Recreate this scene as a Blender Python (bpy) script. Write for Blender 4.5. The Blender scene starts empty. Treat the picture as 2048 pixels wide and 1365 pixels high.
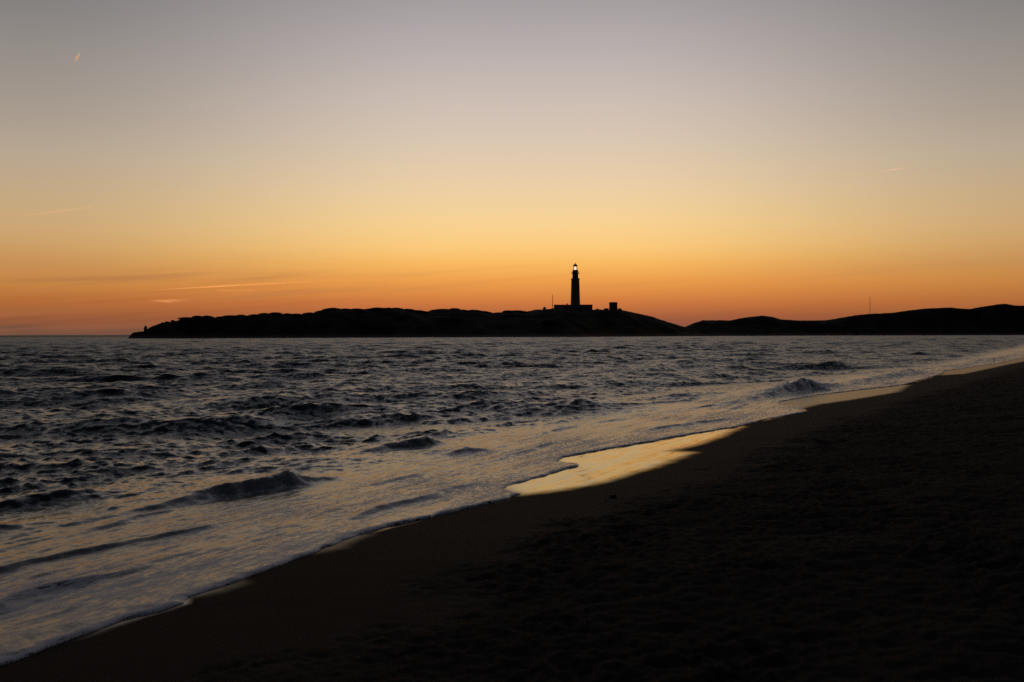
import bpy, math, random
import numpy as np
from mathutils import Matrix, Vector

random.seed(7)
rng = np.random.default_rng(11)
scene = bpy.context.scene
COL = scene.collection

# ------------------------------------------------------------------ camera
CAM_Z = 2.25
LENS = 35.0
FPX = LENS / 36.0 * 2048.0
CX, CY = 1024.0, 682.5
pitch = math.atan(14.3 / FPX)
roll = 0.0029
fwd = np.array([0, math.cos(pitch), -math.sin(pitch)])
up0 = np.array([0, math.sin(pitch), math.cos(pitch)])
rt0 = np.array([1.0, 0, 0])
right = rt0 * math.cos(roll) - up0 * math.sin(roll)
up = up0 * math.cos(roll) + rt0 * math.sin(roll)
CAM = np.array([0, 0, CAM_Z])

cam_data = bpy.data.cameras.new('camera')
cam_data.lens = LENS
cam_data.sensor_width = 36.0
cam_data.clip_start = 0.1
cam_data.clip_end = 400000.0
cam_data.dof.use_dof = True
cam_data.dof.focus_distance = 120.0
cam_data.dof.aperture_fstop = 3.6
cam = bpy.data.objects.new('camera', cam_data)
m = Matrix.Identity(4)
for i in range(3):
    m[i][0] = right[i]; m[i][1] = up[i]; m[i][2] = -fwd[i]; m[i][3] = CAM[i]
cam.matrix_world = m
COL.objects.link(cam)
scene.camera = cam


def ray(px, py):
    return fwd + right * ((px - CX) / FPX) + up * ((CY - py) / FPX)


def ground(px, py, z=0.2):
    """where the sight line through a photograph pixel meets the level z"""
    r = ray(px, py)
    t = (z - CAM_Z) / r[2]
    p = CAM + r * t
    return (p[0], p[1])


def at(px, py, dist):
    """the point seen at that pixel whose distance along y is dist"""
    r = ray(px, py)
    return CAM + r * (dist / r[1])


# ------------------------------------------------------------------ helpers
def sstep(a, b, x):
    t = np.clip((x - a) / (b - a), 0, 1)
    return t * t * (3 - 2 * t)


def _hash(ix, iy, seed):
    h = (ix.astype(np.int64) * 374761393 + iy.astype(np.int64) * 668265263 + seed * 974634221) & 0xFFFFFFFF
    h = ((h ^ (h >> 13)) * 1274126177) & 0xFFFFFFFF
    h = h ^ (h >> 16)
    return h


_GA = np.linspace(0, 2 * math.pi, 257)[:-1] + 0.013
_GX, _GY = np.cos(_GA), np.sin(_GA)


def gnoise(x, y, seed=0, mask=None):
    """2-D gradient noise, about -1..1 (only where the mask holds, if one is given)"""
    if mask is not None:
        out = np.zeros(np.shape(x)); out[mask] = gnoise(x[mask], y[mask], seed)
        return out
    ix = np.floor(x); iy = np.floor(y)
    fx = x - ix; fy = y - iy
    ix = ix.astype(np.int64); iy = iy.astype(np.int64)
    u = fx * fx * fx * (fx * (fx * 6 - 15) + 10)
    v = fy * fy * fy * (fy * (fy * 6 - 15) + 10)

    def g(ox, oy):
        k = (_hash(ix + ox, iy + oy, seed) >> 7) & 255
        return _GX[k] * (fx - ox) + _GY[k] * (fy - oy)
    a = g(0, 0); b = g(1, 0); c = g(0, 1); d = g(1, 1)
    return 1.5 * ((a * (1 - u) + b * u) * (1 - v) + (c * (1 - u) + d * u) * v)


def fbm(x, y, seed=0, octv=4, gain=0.5):
    s = 0; a = 1.0; f = 1.0
    for o in range(octv):
        s = s + a * gnoise(x * f, y * f, seed + o * 17)
        a *= gain; f *= 2.03
    return s


def poly_dist(X, Y, pts, closed=False):
    """distance to a polyline, and the parameter (index along it) of the nearest point"""
    best = np.full(X.shape, 1e18); par = np.zeros(X.shape)
    P = list(pts) + ([pts[0]] if closed else [])
    for i in range(len(P) - 1):
        ax, ay = P[i]; bx, by = P[i + 1]
        dx, dy = bx - ax, by - ay
        L2 = dx * dx + dy * dy + 1e-12
        t = np.clip(((X - ax) * dx + (Y - ay) * dy) / L2, 0, 1)
        q = (X - ax - t * dx) ** 2 + (Y - ay - t * dy) ** 2
        w = q < best
        best = np.where(w, q, best); par = np.where(w, i + t, par)
    return np.sqrt(best), par


def in_poly(X, Y, pts):
    ins = np.zeros(X.shape, bool)
    n = len(pts)
    for i in range(n):
        ax, ay = pts[i]; bx, by = pts[(i + 1) % n]
        if ay == by:
            continue
        c = ((ay > Y) != (by > Y)) & (X < (bx - ax) * (Y - ay) / (by - ay) + ax)
        ins ^= c
    return ins


def sdist(X, Y, pts):
    """signed distance to a closed polygon, positive inside"""
    d, _ = poly_dist(X, Y, pts, True)
    return np.where(in_poly(X, Y, pts), d, -d)


def spline(pts, n=6):
    out = []
    P = [np.array(p, float) for p in pts]
    for i in range(len(P) - 1):
        p0 = P[max(i - 1, 0)]; p1 = P[i]; p2 = P[i + 1]; p3 = P[min(i + 2, len(P) - 1)]
        for k in range(n):
            t = k / n
            out.append(tuple(0.5 * (2 * p1 + (p2 - p0) * t + (2 * p0 - 5 * p1 + 4 * p2 - p3) * t * t + (3 * p1 - p0 - 3 * p2 + p3) * t ** 3)))
    out.append(tuple(P[-1]))
    return out


def mesh_np(name, verts, quads, mat, smooth=True, attrs=None, tris=None):
    me = bpy.data.meshes.new(name)
    verts = np.asarray(verts, np.float32); quads = np.asarray(quads, np.int32)
    me.vertices.add(len(verts)); me.vertices.foreach_set('co', verts.ravel())
    k = quads.shape[1]
    me.loops.add(quads.size); me.loops.foreach_set('vertex_index', quads.ravel())
    me.polygons.add(len(quads))
    me.polygons.foreach_set('loop_start', np.arange(0, quads.size, k, dtype=np.int32))
    me.update(calc_edges=True)
    me.polygons.foreach_set('use_smooth', np.full(len(quads), smooth))
    for nm, a in (attrs or {}).items():
        at_ = me.attributes.new(nm, 'FLOAT', 'POINT')
        at_.data.foreach_set('value', np.asarray(a, np.float32))
    me.validate()
    o = bpy.data.objects.new(name, me)
    COL.objects.link(o)
    if mat: me.materials.append(mat)
    return o


def grid_quads(nr, nc, keep=None, wrap=False):
    r = np.arange(nr - 1)[:, None]
    c = np.arange(nc if wrap else nc - 1)[None, :]
    c1 = (c + 1) % nc
    q = np.stack([r * nc + c, r * nc + c1, (r + 1) * nc + c1, (r + 1) * nc + c], -1)
    q = q.reshape(-1, 4)
    if keep is not None:
        q = q[keep.ravel()[q].any(1)]
    return q


def compact(V, Q, attrs):
    used = np.zeros(len(V), bool); used[Q.ravel()] = True
    idx = np.cumsum(used) - 1
    return V[used], idx[Q], {k: a[used] for k, a in attrs.items()}


def tag(o, label=None, cat=None, group=None, kind=None):
    if label: o['label'] = label
    if cat: o['category'] = cat
    if group: o['group'] = group
    if kind: o['kind'] = kind
    return o


def lin(r, g, b):
    f = lambda c: c / 12.92 if c <= 0.04045 else ((c + 0.055) / 1.055) ** 2.4
    return (f(r / 255), f(g / 255), f(b / 255), 1)


class MB:
    """collects shapes, then links them as one mesh object"""
    def __init__(self): self.v = []; self.f = []

    def add(self, vs, fs):
        n = len(self.v); self.v += [tuple(map(float, v)) for v in vs]; self.f += [tuple(i + n for i in f) for f in fs]

    def box(self, c, s, bev=0.0):
        x, y, z = c; a, b, h = s[0] / 2, s[1] / 2, s[2] / 2
        if bev <= 0:
            vs = [(x + i * a, y + j * b, z + k * h) for k in (-1, 1) for j in (-1, 1) for i in (-1, 1)]
            self.add(vs, [(0, 2, 3, 1), (4, 5, 7, 6), (0, 1, 5, 4), (2, 6, 7, 3), (0, 4, 6, 2), (1, 3, 7, 5)])
        else:
            ring = []
            for zz, ins in ((-h, bev), (-h + bev, 0), (h - bev, 0), (h, bev)):
                A, B = a - ins, b - ins
                A2, B2 = A - bev, B - bev
                ring.append([(x + p, y + q, z + zz) for p, q in ((-A2, -B), (A2, -B), (A, -B2), (A, B2), (A2, B), (-A2, B), (-A, B2), (-A, -B2))])
            vs = sum(ring, [])
            fs = [tuple(range(7, -1, -1)), tuple(range(24, 32))]
            for k in range(3):
                for i in range(8):
                    fs.append((k * 8 + i, k * 8 + (i + 1) % 8, (k + 1) * 8 + (i + 1) % 8, (k + 1) * 8 + i))
            self.add(vs, fs)

    def lathe(self, prof, n=32, c=(0, 0), cap=True):
        vs = []; fs = []
        for r, z in prof:
            for i in range(n):
                a = 2 * math.pi * i / n
                vs.append((c[0] + r * math.cos(a), c[1] + r * math.sin(a), z))
        for k in range(len(prof) - 1):
            for i in range(n):
                fs.append((k * n + i, k * n + (i + 1) % n, (k + 1) * n + (i + 1) % n, (k + 1) * n + i))
        if cap:
            fs.append(tuple(range(n - 1, -1, -1))); fs.append(tuple((len(prof) - 1) * n + i for i in range(n)))
        self.add(vs, fs)

    def tube(self, pts, rad, n=8):
        pts = [np.array(p, float) for p in pts]
        rad = rad if hasattr(rad, '__len__') else [rad] * len(pts)
        vs = []; fs = []
        for i, p in enumerate(pts):
            t = pts[min(i + 1, len(pts) - 1)] - pts[max(i - 1, 0)]
            t = t / (np.linalg.norm(t) + 1e-12)
            a = np.cross(t, (0, 0, 1)) if abs(t[2]) < 0.95 else np.cross(t, (1, 0, 0))
            a /= np.linalg.norm(a); b = np.cross(t, a)
            for k in range(n):
                w = 2 * math.pi * k / n
                vs.append(p + rad[i] * (math.cos(w) * a + math.sin(w) * b))
        for i in range(len(pts) - 1):
            for k in range(n):
                fs.append((i * n + k, i * n + (k + 1) % n, (i + 1) * n + (k + 1) % n, (i + 1) * n + k))
        fs.append(tuple(range(n - 1, -1, -1))); fs.append(tuple((len(pts) - 1) * n + k for k in range(n)))
        self.add(vs, fs)

    def build(self, name, mat, parent=None, smooth=False):
        me = bpy.data.meshes.new(name)
        me.from_pydata(self.v, [], self.f); me.update()
        if smooth: me.polygons.foreach_set('use_smooth', [True] * len(me.polygons))
        me.materials.append(mat)
        o = bpy.data.objects.new(name, me); COL.objects.link(o)
        if parent: o.parent = parent
        return o


def empty(name, loc, rz=0):
    o = bpy.data.objects.new(name, None); COL.objects.link(o)
    o.location = loc; o.rotation_euler = (0, 0, rz); o.empty_display_size = 0.5
    return o


# ------------------------------------------------------------------ materials
def new_mat(name):
    mt = bpy.data.materials.new(name); mt.use_nodes = True
    nt = mt.node_tree; nt.nodes.clear()
    return mt, nt, nt.nodes, nt.links


def nd(nodes, t, **kw):
    n = nodes.new(t)
    for k, v in kw.items():
        setattr(n, k, v)
    return n


def simple_mat(name, c1, c2, rough=0.8, scale=1.5, spec=0.3, metal=0.0):
    mt, nt, N, L = new_mat(name)
    out = nd(N, 'ShaderNodeOutputMaterial'); b = nd(N, 'ShaderNodeBsdfPrincipled')
    geo = nd(N, 'ShaderNodeTexCoord'); ns = nd(N, 'ShaderNodeTexNoise'); ns.inputs['Scale'].default_value = scale
    ns.inputs['Detail'].default_value = 6
    mx = nd(N, 'ShaderNodeMix', data_type='RGBA')
    mx.inputs[6].default_value = (*c1, 1); mx.inputs[7].default_value = (*c2, 1)
    L.new(geo.outputs['Object'], ns.inputs['Vector']); L.new(ns.outputs['Fac'], mx.inputs[0])
    L.new(mx.outputs[2], b.inputs['Base Color'])
    b.inputs['Roughness'].default_value = rough; b.inputs['Specular IOR Level'].default_value = spec
    b.inputs['Metallic'].default_value = metal
    bp = nd(N, 'ShaderNodeBump'); bp.inputs['Strength'].default_value = 0.4; bp.inputs['Distance'].default_value = 0.1
    L.new(ns.outputs['Fac'], bp.inputs['Height']); L.new(bp.outputs[0], b.inputs['Normal'])
    L.new(b.outputs[0], out.inputs[0])
    return mt


M_PLASTER = simple_mat('weathered_plaster', (0.16, 0.155, 0.15), (0.24, 0.23, 0.21), 0.9, 0.4)
M_STONE = simple_mat('old_stone', (0.10, 0.09, 0.075), (0.18, 0.16, 0.13), 0.95, 0.6)
M_METAL = simple_mat('dark_metal', (0.03, 0.03, 0.032), (0.06, 0.058, 0.055), 0.55, 2.0, 0.5, 0.6)
M_MAST = simple_mat('mast_paint', (0.14, 0.05, 0.03), (0.22, 0.09, 0.06), 0.6, 0.5)
M_SCRUB = simple_mat('scrub_foliage', (0.018, 0.026, 0.012), (0.040, 0.050, 0.022), 0.9, 0.5, 0.1)
M_WEED = simple_mat('seaweed', (0.012, 0.010, 0.006), (0.03, 0.022, 0.012), 0.6, 20.0)
M_DOORWOOD = simple_mat('painted_wood', (0.03, 0.035, 0.04), (0.05, 0.05, 0.055), 0.6, 3.0)


def glass_mat():
    mt, nt, N, L = new_mat('lantern_glass')
    out = nd(N, 'ShaderNodeOutputMaterial'); t = nd(N, 'ShaderNodeBsdfTransparent'); g = nd(N, 'ShaderNodeBsdfGlossy')
    g.inputs['Roughness'].default_value = 0.05
    mx = nd(N, 'ShaderNodeMixShader'); mx.inputs[0].default_value = 0.08
    L.new(t.outputs[0], mx.inputs[1]); L.new(g.outputs[0], mx.inputs[2]); L.new(mx.outputs[0], out.inputs[0])
    return mt


def lamp_mat():
    mt, nt, N, L = new_mat('lit_lens')
    out = nd(N, 'ShaderNodeOutputMaterial'); e = nd(N, 'ShaderNodeEmission')
    e.inputs['Color'].default_value = (1, 0.9, 0.94, 1); e.inputs['Strength'].default_value = 1.25
    L.new(e.outputs[0], out.inputs[0])
    return mt


M_GLASS = glass_mat(); M_LAMP = lamp_mat()


def terrain_mat():
    mt, nt, N, L = new_mat('headland_ground')
    out = nd(N, 'ShaderNodeOutputMaterial'); b = nd(N, 'ShaderNodeBsdfPrincipled')
    geo = nd(N, 'ShaderNodeNewGeometry'); sep = nd(N, 'ShaderNodeSeparateXYZ')
    L.new(geo.outputs['Position'], sep.inputs[0])
    ns = nd(N, 'ShaderNodeTexNoise'); ns.inputs['Scale'].default_value = 0.06; ns.inputs['Detail'].default_value = 7
    L.new(geo.outputs['Position'], ns.inputs['Vector'])
    cr = nd(N, 'ShaderNodeValToRGB')
    e = cr.color_ramp.elements
    e[0].position = 0.38; e[0].color = (0.022, 0.022, 0.013, 1)
    e[1].position = 0.62; e[1].color = (0.075, 0.062, 0.040, 1)
    L.new(ns.outputs['Fac'], cr.inputs[0])
    mr = nd(N, 'ShaderNodeMapRange'); mr.inputs[1].default_value = 1.0; mr.inputs[2].default_value = 3.2
    L.new(sep.outputs[2], mr.inputs[0])
    mx = nd(N, 'ShaderNodeMix', data_type='RGBA')
    mx.inputs[6].default_value = (0.16, 0.115, 0.075, 1)
    L.new(mr.outputs[0], mx.inputs[0]); L.new(cr.outputs[0], mx.inputs[7])
    L.new(mx.outputs[2], b.inputs['Base Color']); b.inputs['Roughness'].default_value = 0.95
    b.inputs['Specular IOR Level'].default_value = 0.05
    L.new(b.outputs[0], out.inputs[0])
    return mt


M_LAND = terrain_mat()


def math_node(N, L, op, a, b=None, c=None):
    n = nd(N, 'ShaderNodeMath', operation=op)
    for i, v in enumerate((a, b, c)):
        if v is None: continue
        if isinstance(v, (int, float)): n.inputs[i].default_value = v
        else: L.new(v, n.inputs[i])
    return n.outputs[0]


def vmath(N, L, op, a, b=None, scale=None):
    n = nd(N, 'ShaderNodeVectorMath', operation=op)
    for i, v in enumerate((a, b)):
        if v is None: continue
        if isinstance(v, tuple): n.inputs[i].default_value = v
        else: L.new(v, n.inputs[i])
    if scale is not None:
        if isinstance(scale, (int, float)): n.inputs['Scale'].default_value = scale
        else: L.new(scale, n.inputs['Scale'])
    return n.outputs[0]


def slope_noise(N, L, pos, scale, strength, detail=2.0, stretch=(1, 1, 1)):
    """two independent noise slopes: an unfiltered ripple field"""
    p = vmath(N, L, 'MULTIPLY', pos, stretch)
    ns = nd(N, 'ShaderNodeTexNoise'); ns.inputs['Scale'].default_value = scale; ns.inputs['Detail'].default_value = detail
    ns.inputs['Roughness'].default_value = 0.6
    L.new(p, ns.inputs['Vector'])
    s = vmath(N, L, 'SUBTRACT', ns.outputs['Color'], (0.5, 0.5, 0.5))
    s = vmath(N, L, 'MULTIPLY', s, (1, 1, 0))
    return vmath(N, L, 'SCALE', s, None, strength)


SHORE_ANG = math.atan2(0.9, 0.44)


def sea_mat():
    mt, nt, N, L = new_mat('sea_water')
    out = nd(N, 'ShaderNodeOutputMaterial')
    geo = nd(N, 'ShaderNodeNewGeometry'); pos = geo.outputs['Position']
    at1 = nd(N, 'ShaderNodeAttribute', attribute_name='foam'); foam = at1.outputs['Fac']
    at2 = nd(N, 'ShaderNodeAttribute', attribute_name='calm'); calm = at2.outputs['Fac']
    # ripples
    far = nd(N, 'ShaderNodeAttribute', attribute_name='far').outputs['Fac']
    rgh = nd(N, 'ShaderNodeAttribute', attribute_name='rough').outputs['Fac']
    nearf = math_node(N, L, 'SUBTRACT', 1.0, far)
    inv = math_node(N, L, 'SUBTRACT', 1.0, calm)
    k1 = math_node(N, L, 'MULTIPLY_ADD', inv, 0.95, 0.26)
    k2 = math_node(N, L, 'MULTIPLY_ADD', inv, 0.34, 0.16)
    s1 = slope_noise(N, L, pos, 4.5, k1, 2.0)
    s2 = slope_noise(N, L, pos, 17.0, k2, 2.0)
    s0 = slope_noise(N, L, pos, 1.2, math_node(N, L, 'MULTIPLY', inv, 0.45), 2.0)
    s12 = vmath(N, L, 'SCALE', vmath(N, L, 'ADD', vmath(N, L, 'ADD', s1, s2), s0), None, nearf)
    nn = vmath(N, L, 'ADD', geo.outputs['Normal'], s12)
    nn = vmath(N, L, 'NORMALIZE', nn)
    w = nd(N, 'ShaderNodeBsdfPrincipled')
    w.inputs['Base Color'].default_value = (0.006, 0.008, 0.010, 1)
    w.inputs['IOR'].default_value = 1.333; L.new(rgh, w.inputs['Roughness'])
    L.new(nn, w.inputs['Normal'])
    # foam: lace of bubbles drawn out along the shore
    rot = nd(N, 'ShaderNodeVectorRotate', rotation_type='Z_AXIS'); rot.inputs['Angle'].default_value = -SHORE_ANG
    L.new(pos, rot.inputs['Vector'])      # x along the shore
    st = vmath(N, L, 'MULTIPLY', rot.outputs[0], (0.26, 2.6, 1))
    n1 = nd(N, 'ShaderNodeTexNoise'); n1.inputs['Scale'].default_value = 2.2; n1.inputs['Detail'].default_value = 7
    n1.inputs['Roughness'].default_value = 0.68; n1.inputs['Distortion'].default_value = 0.6
    L.new(st, n1.inputs['Vector'])
    v1 = nd(N, 'ShaderNodeTexVoronoi', feature='DISTANCE_TO_EDGE'); v1.inputs['Scale'].default_value = 9.0
    wv = vmath(N, L, 'SCALE', n1.outputs['Color'], None, 0.5)
    st2 = vmath(N, L, 'MULTIPLY', rot.outputs[0], (0.6, 1.4, 1))
    L.new(vmath(N, L, 'ADD', st2, wv), v1.inputs['Vector'])
    lace = math_node(N, L, 'SUBTRACT', 0.16, v1.outputs['Distance'])
    a = math_node(N, L, 'ADD', n1.outputs['Fac'], lace)
    th = math_node(N, L, 'MULTIPLY_ADD', foam, -0.80, 0.98)
    mr = nd(N, 'ShaderNodeMapRange', interpolation_type='SMOOTHSTEP')
    L.new(a, mr.inputs[0]); L.new(th, mr.inputs[1])
    L.new(math_node(N, L, 'ADD', th, 0.22), mr.inputs[2])
    chn = nd(N, 'ShaderNodeAttribute', attribute_name='churn').outputs['Fac']
    n3 = nd(N, 'ShaderNodeTexNoise'); n3.inputs['Scale'].default_value = 26.0; n3.inputs['Detail'].default_value = 4
    L.new(pos, n3.inputs['Vector'])
    c2 = math_node(N, L, 'MULTIPLY', chn, math_node(N, L, 'MULTIPLY_ADD', n3.outputs['Fac'], 1.2, 0.05))
    fm = math_node(N, L, 'MINIMUM', math_node(N, L, 'MAXIMUM', mr.outputs[0], c2), 1.0)
    fb = nd(N, 'ShaderNodeBsdfPrincipled')
    fb.inputs['Base Color'].default_value = (0.62, 0.63, 0.67, 1); fb.inputs['Roughness'].default_value = 0.45
    fb.inputs['IOR'].default_value = 1.33
    fn = vmath(N, L, 'ADD', geo.outputs['Normal'], slope_noise(N, L, pos, 45.0, 0.12, 3.0))
    L.new(vmath(N, L, 'NORMALIZE', fn), fb.inputs['Normal'])
    mx = nd(N, 'ShaderNodeMixShader'); L.new(fm, mx.inputs[0]); L.new(w.outputs[0], mx.inputs[1]); L.new(fb.outputs[0], mx.inputs[2])
    L.new(mx.outputs[0], out.inputs[0])
    return mt


def sand_mat():
    mt, nt, N, L = new_mat('beach_sand')
    out = nd(N, 'ShaderNodeOutputMaterial')
    geo = nd(N, 'ShaderNodeNewGeometry'); pos = geo.outputs['Position']
    wet = nd(N, 'ShaderNodeAttribute', attribute_name='wet').outputs['Fac']
    dry = nd(N, 'ShaderNodeAttribute', attribute_name='dry').outputs['Fac']
    n1 = nd(N, 'ShaderNodeTexNoise'); n1.inputs['Scale'].default_value = 3.0; n1.inputs['Detail'].default_value = 8
    L.new(pos, n1.inputs['Vector'])
    n2 = nd(N, 'ShaderNodeTexNoise'); n2.inputs['Scale'].default_value = 160.0; n2.inputs['Detail'].default_value = 3
    L.new(pos, n2.inputs['Vector'])
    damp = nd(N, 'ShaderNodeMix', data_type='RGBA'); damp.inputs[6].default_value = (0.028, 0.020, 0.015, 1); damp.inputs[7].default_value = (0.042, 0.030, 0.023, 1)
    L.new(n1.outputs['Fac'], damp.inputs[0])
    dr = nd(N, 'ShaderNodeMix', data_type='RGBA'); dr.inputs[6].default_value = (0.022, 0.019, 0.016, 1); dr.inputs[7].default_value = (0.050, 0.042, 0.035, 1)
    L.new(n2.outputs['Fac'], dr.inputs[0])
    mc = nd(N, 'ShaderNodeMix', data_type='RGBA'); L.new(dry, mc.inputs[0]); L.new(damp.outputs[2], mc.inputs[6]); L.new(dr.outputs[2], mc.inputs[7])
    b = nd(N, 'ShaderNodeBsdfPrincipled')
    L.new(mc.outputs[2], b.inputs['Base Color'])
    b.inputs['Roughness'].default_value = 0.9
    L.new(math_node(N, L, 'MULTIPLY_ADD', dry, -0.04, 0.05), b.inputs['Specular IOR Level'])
    bp = nd(N, 'ShaderNodeBump'); bp.inputs['Strength'].default_value = 0.25; bp.inputs['Distance'].default_value = 0.003
    L.new(n2.outputs['Fac'], bp.inputs['Height']); L.new(bp.outputs[0], b.inputs['Normal'])
    # film of water on the wet sand
    wsh = nd(N, 'ShaderNodeBsdfPrincipled')
    wsh.inputs['Base Color'].default_value = (0.040, 0.028, 0.020, 1); wsh.inputs['IOR'].default_value = 1.5
    ruff = nd(N, 'ShaderNodeAttribute', attribute_name='ruff').outputs['Fac']
    L.new(math_node(N, L, 'ADD', math_node(N, L, 'MULTIPLY_ADD', n1.outputs['Fac'], 0.16, 0.02), ruff), wsh.inputs['Roughness'])
    rot = nd(N, 'ShaderNodeVectorRotate', rotation_type='Z_AXIS'); rot.inputs['Angle'].default_value = -SHORE_ANG
    L.new(pos, rot.inputs['Vector'])
    rp = vmath(N, L, 'ADD', slope_noise(N, L, rot.outputs[0], 5.0, 0.09, 3.0, (0.22, 2.2, 1)), slope_noise(N, L, pos, 14.0, 0.06, 2.0))
    L.new(vmath(N, L, 'NORMALIZE', vmath(N, L, 'ADD', geo.outputs['Normal'], rp)), wsh.inputs['Normal'])
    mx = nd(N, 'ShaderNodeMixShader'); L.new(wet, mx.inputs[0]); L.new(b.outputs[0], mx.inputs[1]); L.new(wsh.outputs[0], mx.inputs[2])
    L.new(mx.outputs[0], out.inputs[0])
    return mt


M_SEA = sea_mat(); M_SAND = sand_mat()


def vapour_mat(name):
    """thin ice cloud: lets the sky through and scatters the sunlight that reaches it from behind"""
    mt, nt, N, L = new_mat(name)
    out = nd(N, 'ShaderNodeOutputMaterial')
    veil = nd(N, 'ShaderNodeAttribute', attribute_name='veil').outputs['Fac']
    t = nd(N, 'ShaderNodeBsdfTransparent'); tr = nd(N, 'ShaderNodeBsdfTranslucent')
    thru = math_node(N, L, 'MULTIPLY_ADD', veil, -0.4, 1.0)
    c1 = nd(N, 'ShaderNodeCombineColor'); c2 = nd(N, 'ShaderNodeCombineColor')
    for k in range(3): L.new(thru, c1.inputs[k]); L.new(veil, c2.inputs[k])
    L.new(c1.outputs[0], t.inputs[0]); L.new(c2.outputs[0], tr.inputs[0])
    ad = nd(N, 'ShaderNodeAddShader'); L.new(t.outputs[0], ad.inputs[0]); L.new(tr.outputs[0], ad.inputs[1])
    L.new(ad.outputs[0], out.inputs[0])
    return mt


M_VAPOUR = vapour_mat('sunlit_vapour')

# ------------------------------------------------------------------ shoreline plan
SW = 0.20     # level of the swash edge
edge_px = [(0, 1332), (60, 1312), (120, 1290), (180, 1268), (212, 1254), (280, 1231), (362, 1209), (366, 1196), (425, 1180), (500, 1155),
           (600, 1121), (645, 1101), (720, 1071), (785, 1053), (862, 1036), (960, 1013), (1012, 1000), (1047, 989), (1003, 976), (1045, 961), (1100, 946),
           (1156, 932), (1152, 926), (1114, 919), (1126, 910), (1200, 898), (1300, 882), (1400, 866), (1468, 855), (1540, 838), (1612, 824), (1604, 817), (1562, 808),
           (1562, 800), (1640, 787), (1740, 777), (1800, 771), (1850, 758), (1885, 746), (1892, 740), (1990, 727), (2048, 716)]
edge = [ground(*p, SW) for p in edge_px]
tail0 = [(-60, -110), (-22, -31), (-9.5, -5.2)]
tail1 = [(60, 112), (95, 172), (230, 415), (440, 790), (600, 1000)]
LAND = tail0 + edge + tail1 + [(2500, 1200), (2500, -2500), (-300, -900)]
base_px = [(0, 1332), (360, 1203), (720, 1070), (1045, 985), (1250, 925), (1460, 860), (1610, 822), (1800, 776), (2048, 721)]
BASE = spline(tail0 + [ground(*p, SW) for p in base_px] + tail1, 5)
BASEP = BASE + [(2500, 1200), (2500, -2500), (-300, -900)]


def base_d(X, Y):
    d, _ = poly_dist(X, Y, BASE)
    return np.where(in_poly(X, Y, BASEP), d, -d)


def beach_z(d0):
    """height of the sand by distance inland of the mean swash edge"""
    inl = np.where(d0 < 7, 0.085 * d0 - 0.032 * (1 - np.exp(-np.clip(d0, 0, 50))), 0.563 + 0.085 * 4 * (1 - np.exp(-(np.maximum(d0, 7) - 7) / 4.0)))
    return SW + np.where(d0 < 0, np.maximum(0.034 * d0, -3.0), inl)


WETS_PX = [
    [(990, 972), (1042, 991), (1130, 984), (1210, 970), (1300, 943), (1345, 927), (1388, 911), (1338, 903), (1395, 892), (1440, 876), (1485, 853), (1400, 850), (1300, 870), (1200, 885), (1100, 905), (1100, 935)],
    [(1540, 806), (1592, 819), (1640, 808), (1720, 798), (1795, 787), (1818, 770), (1740, 770), (1640, 779), (1545, 795)],
    [(1878, 750), (1930, 748), (2000, 733), (2060, 721), (2060, 711), (1990, 723), (1885, 737)],
    [(630, 1106), (668, 1097), (724, 1072), (700, 1068), (640, 1090)],
    [(400, 1187), (432, 1182), (470, 1168), (450, 1160), (400, 1175)],
]
WETS = [[ground(*p, SW) for p in w] for w in WETS_PX]


def columns(dense):
    a = np.radians(np.linspace(-31, 32, dense))
    l = np.radians(-np.geomspace(31.6, 178, 34))[::-1]
    r = np.radians(np.geomspace(32.6, 178, 34))
    return np.concatenate([l, a, r])


def radii(spec):
    """spec: (r_end, fraction, minimum step) in turn"""
    r = [spec[0]]
    for end, frac, mn in spec[1:]:
        while r[-1] < end:
            r.append(r[-1] + max(mn, r[-1] * frac))
    return np.array(r)


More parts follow.
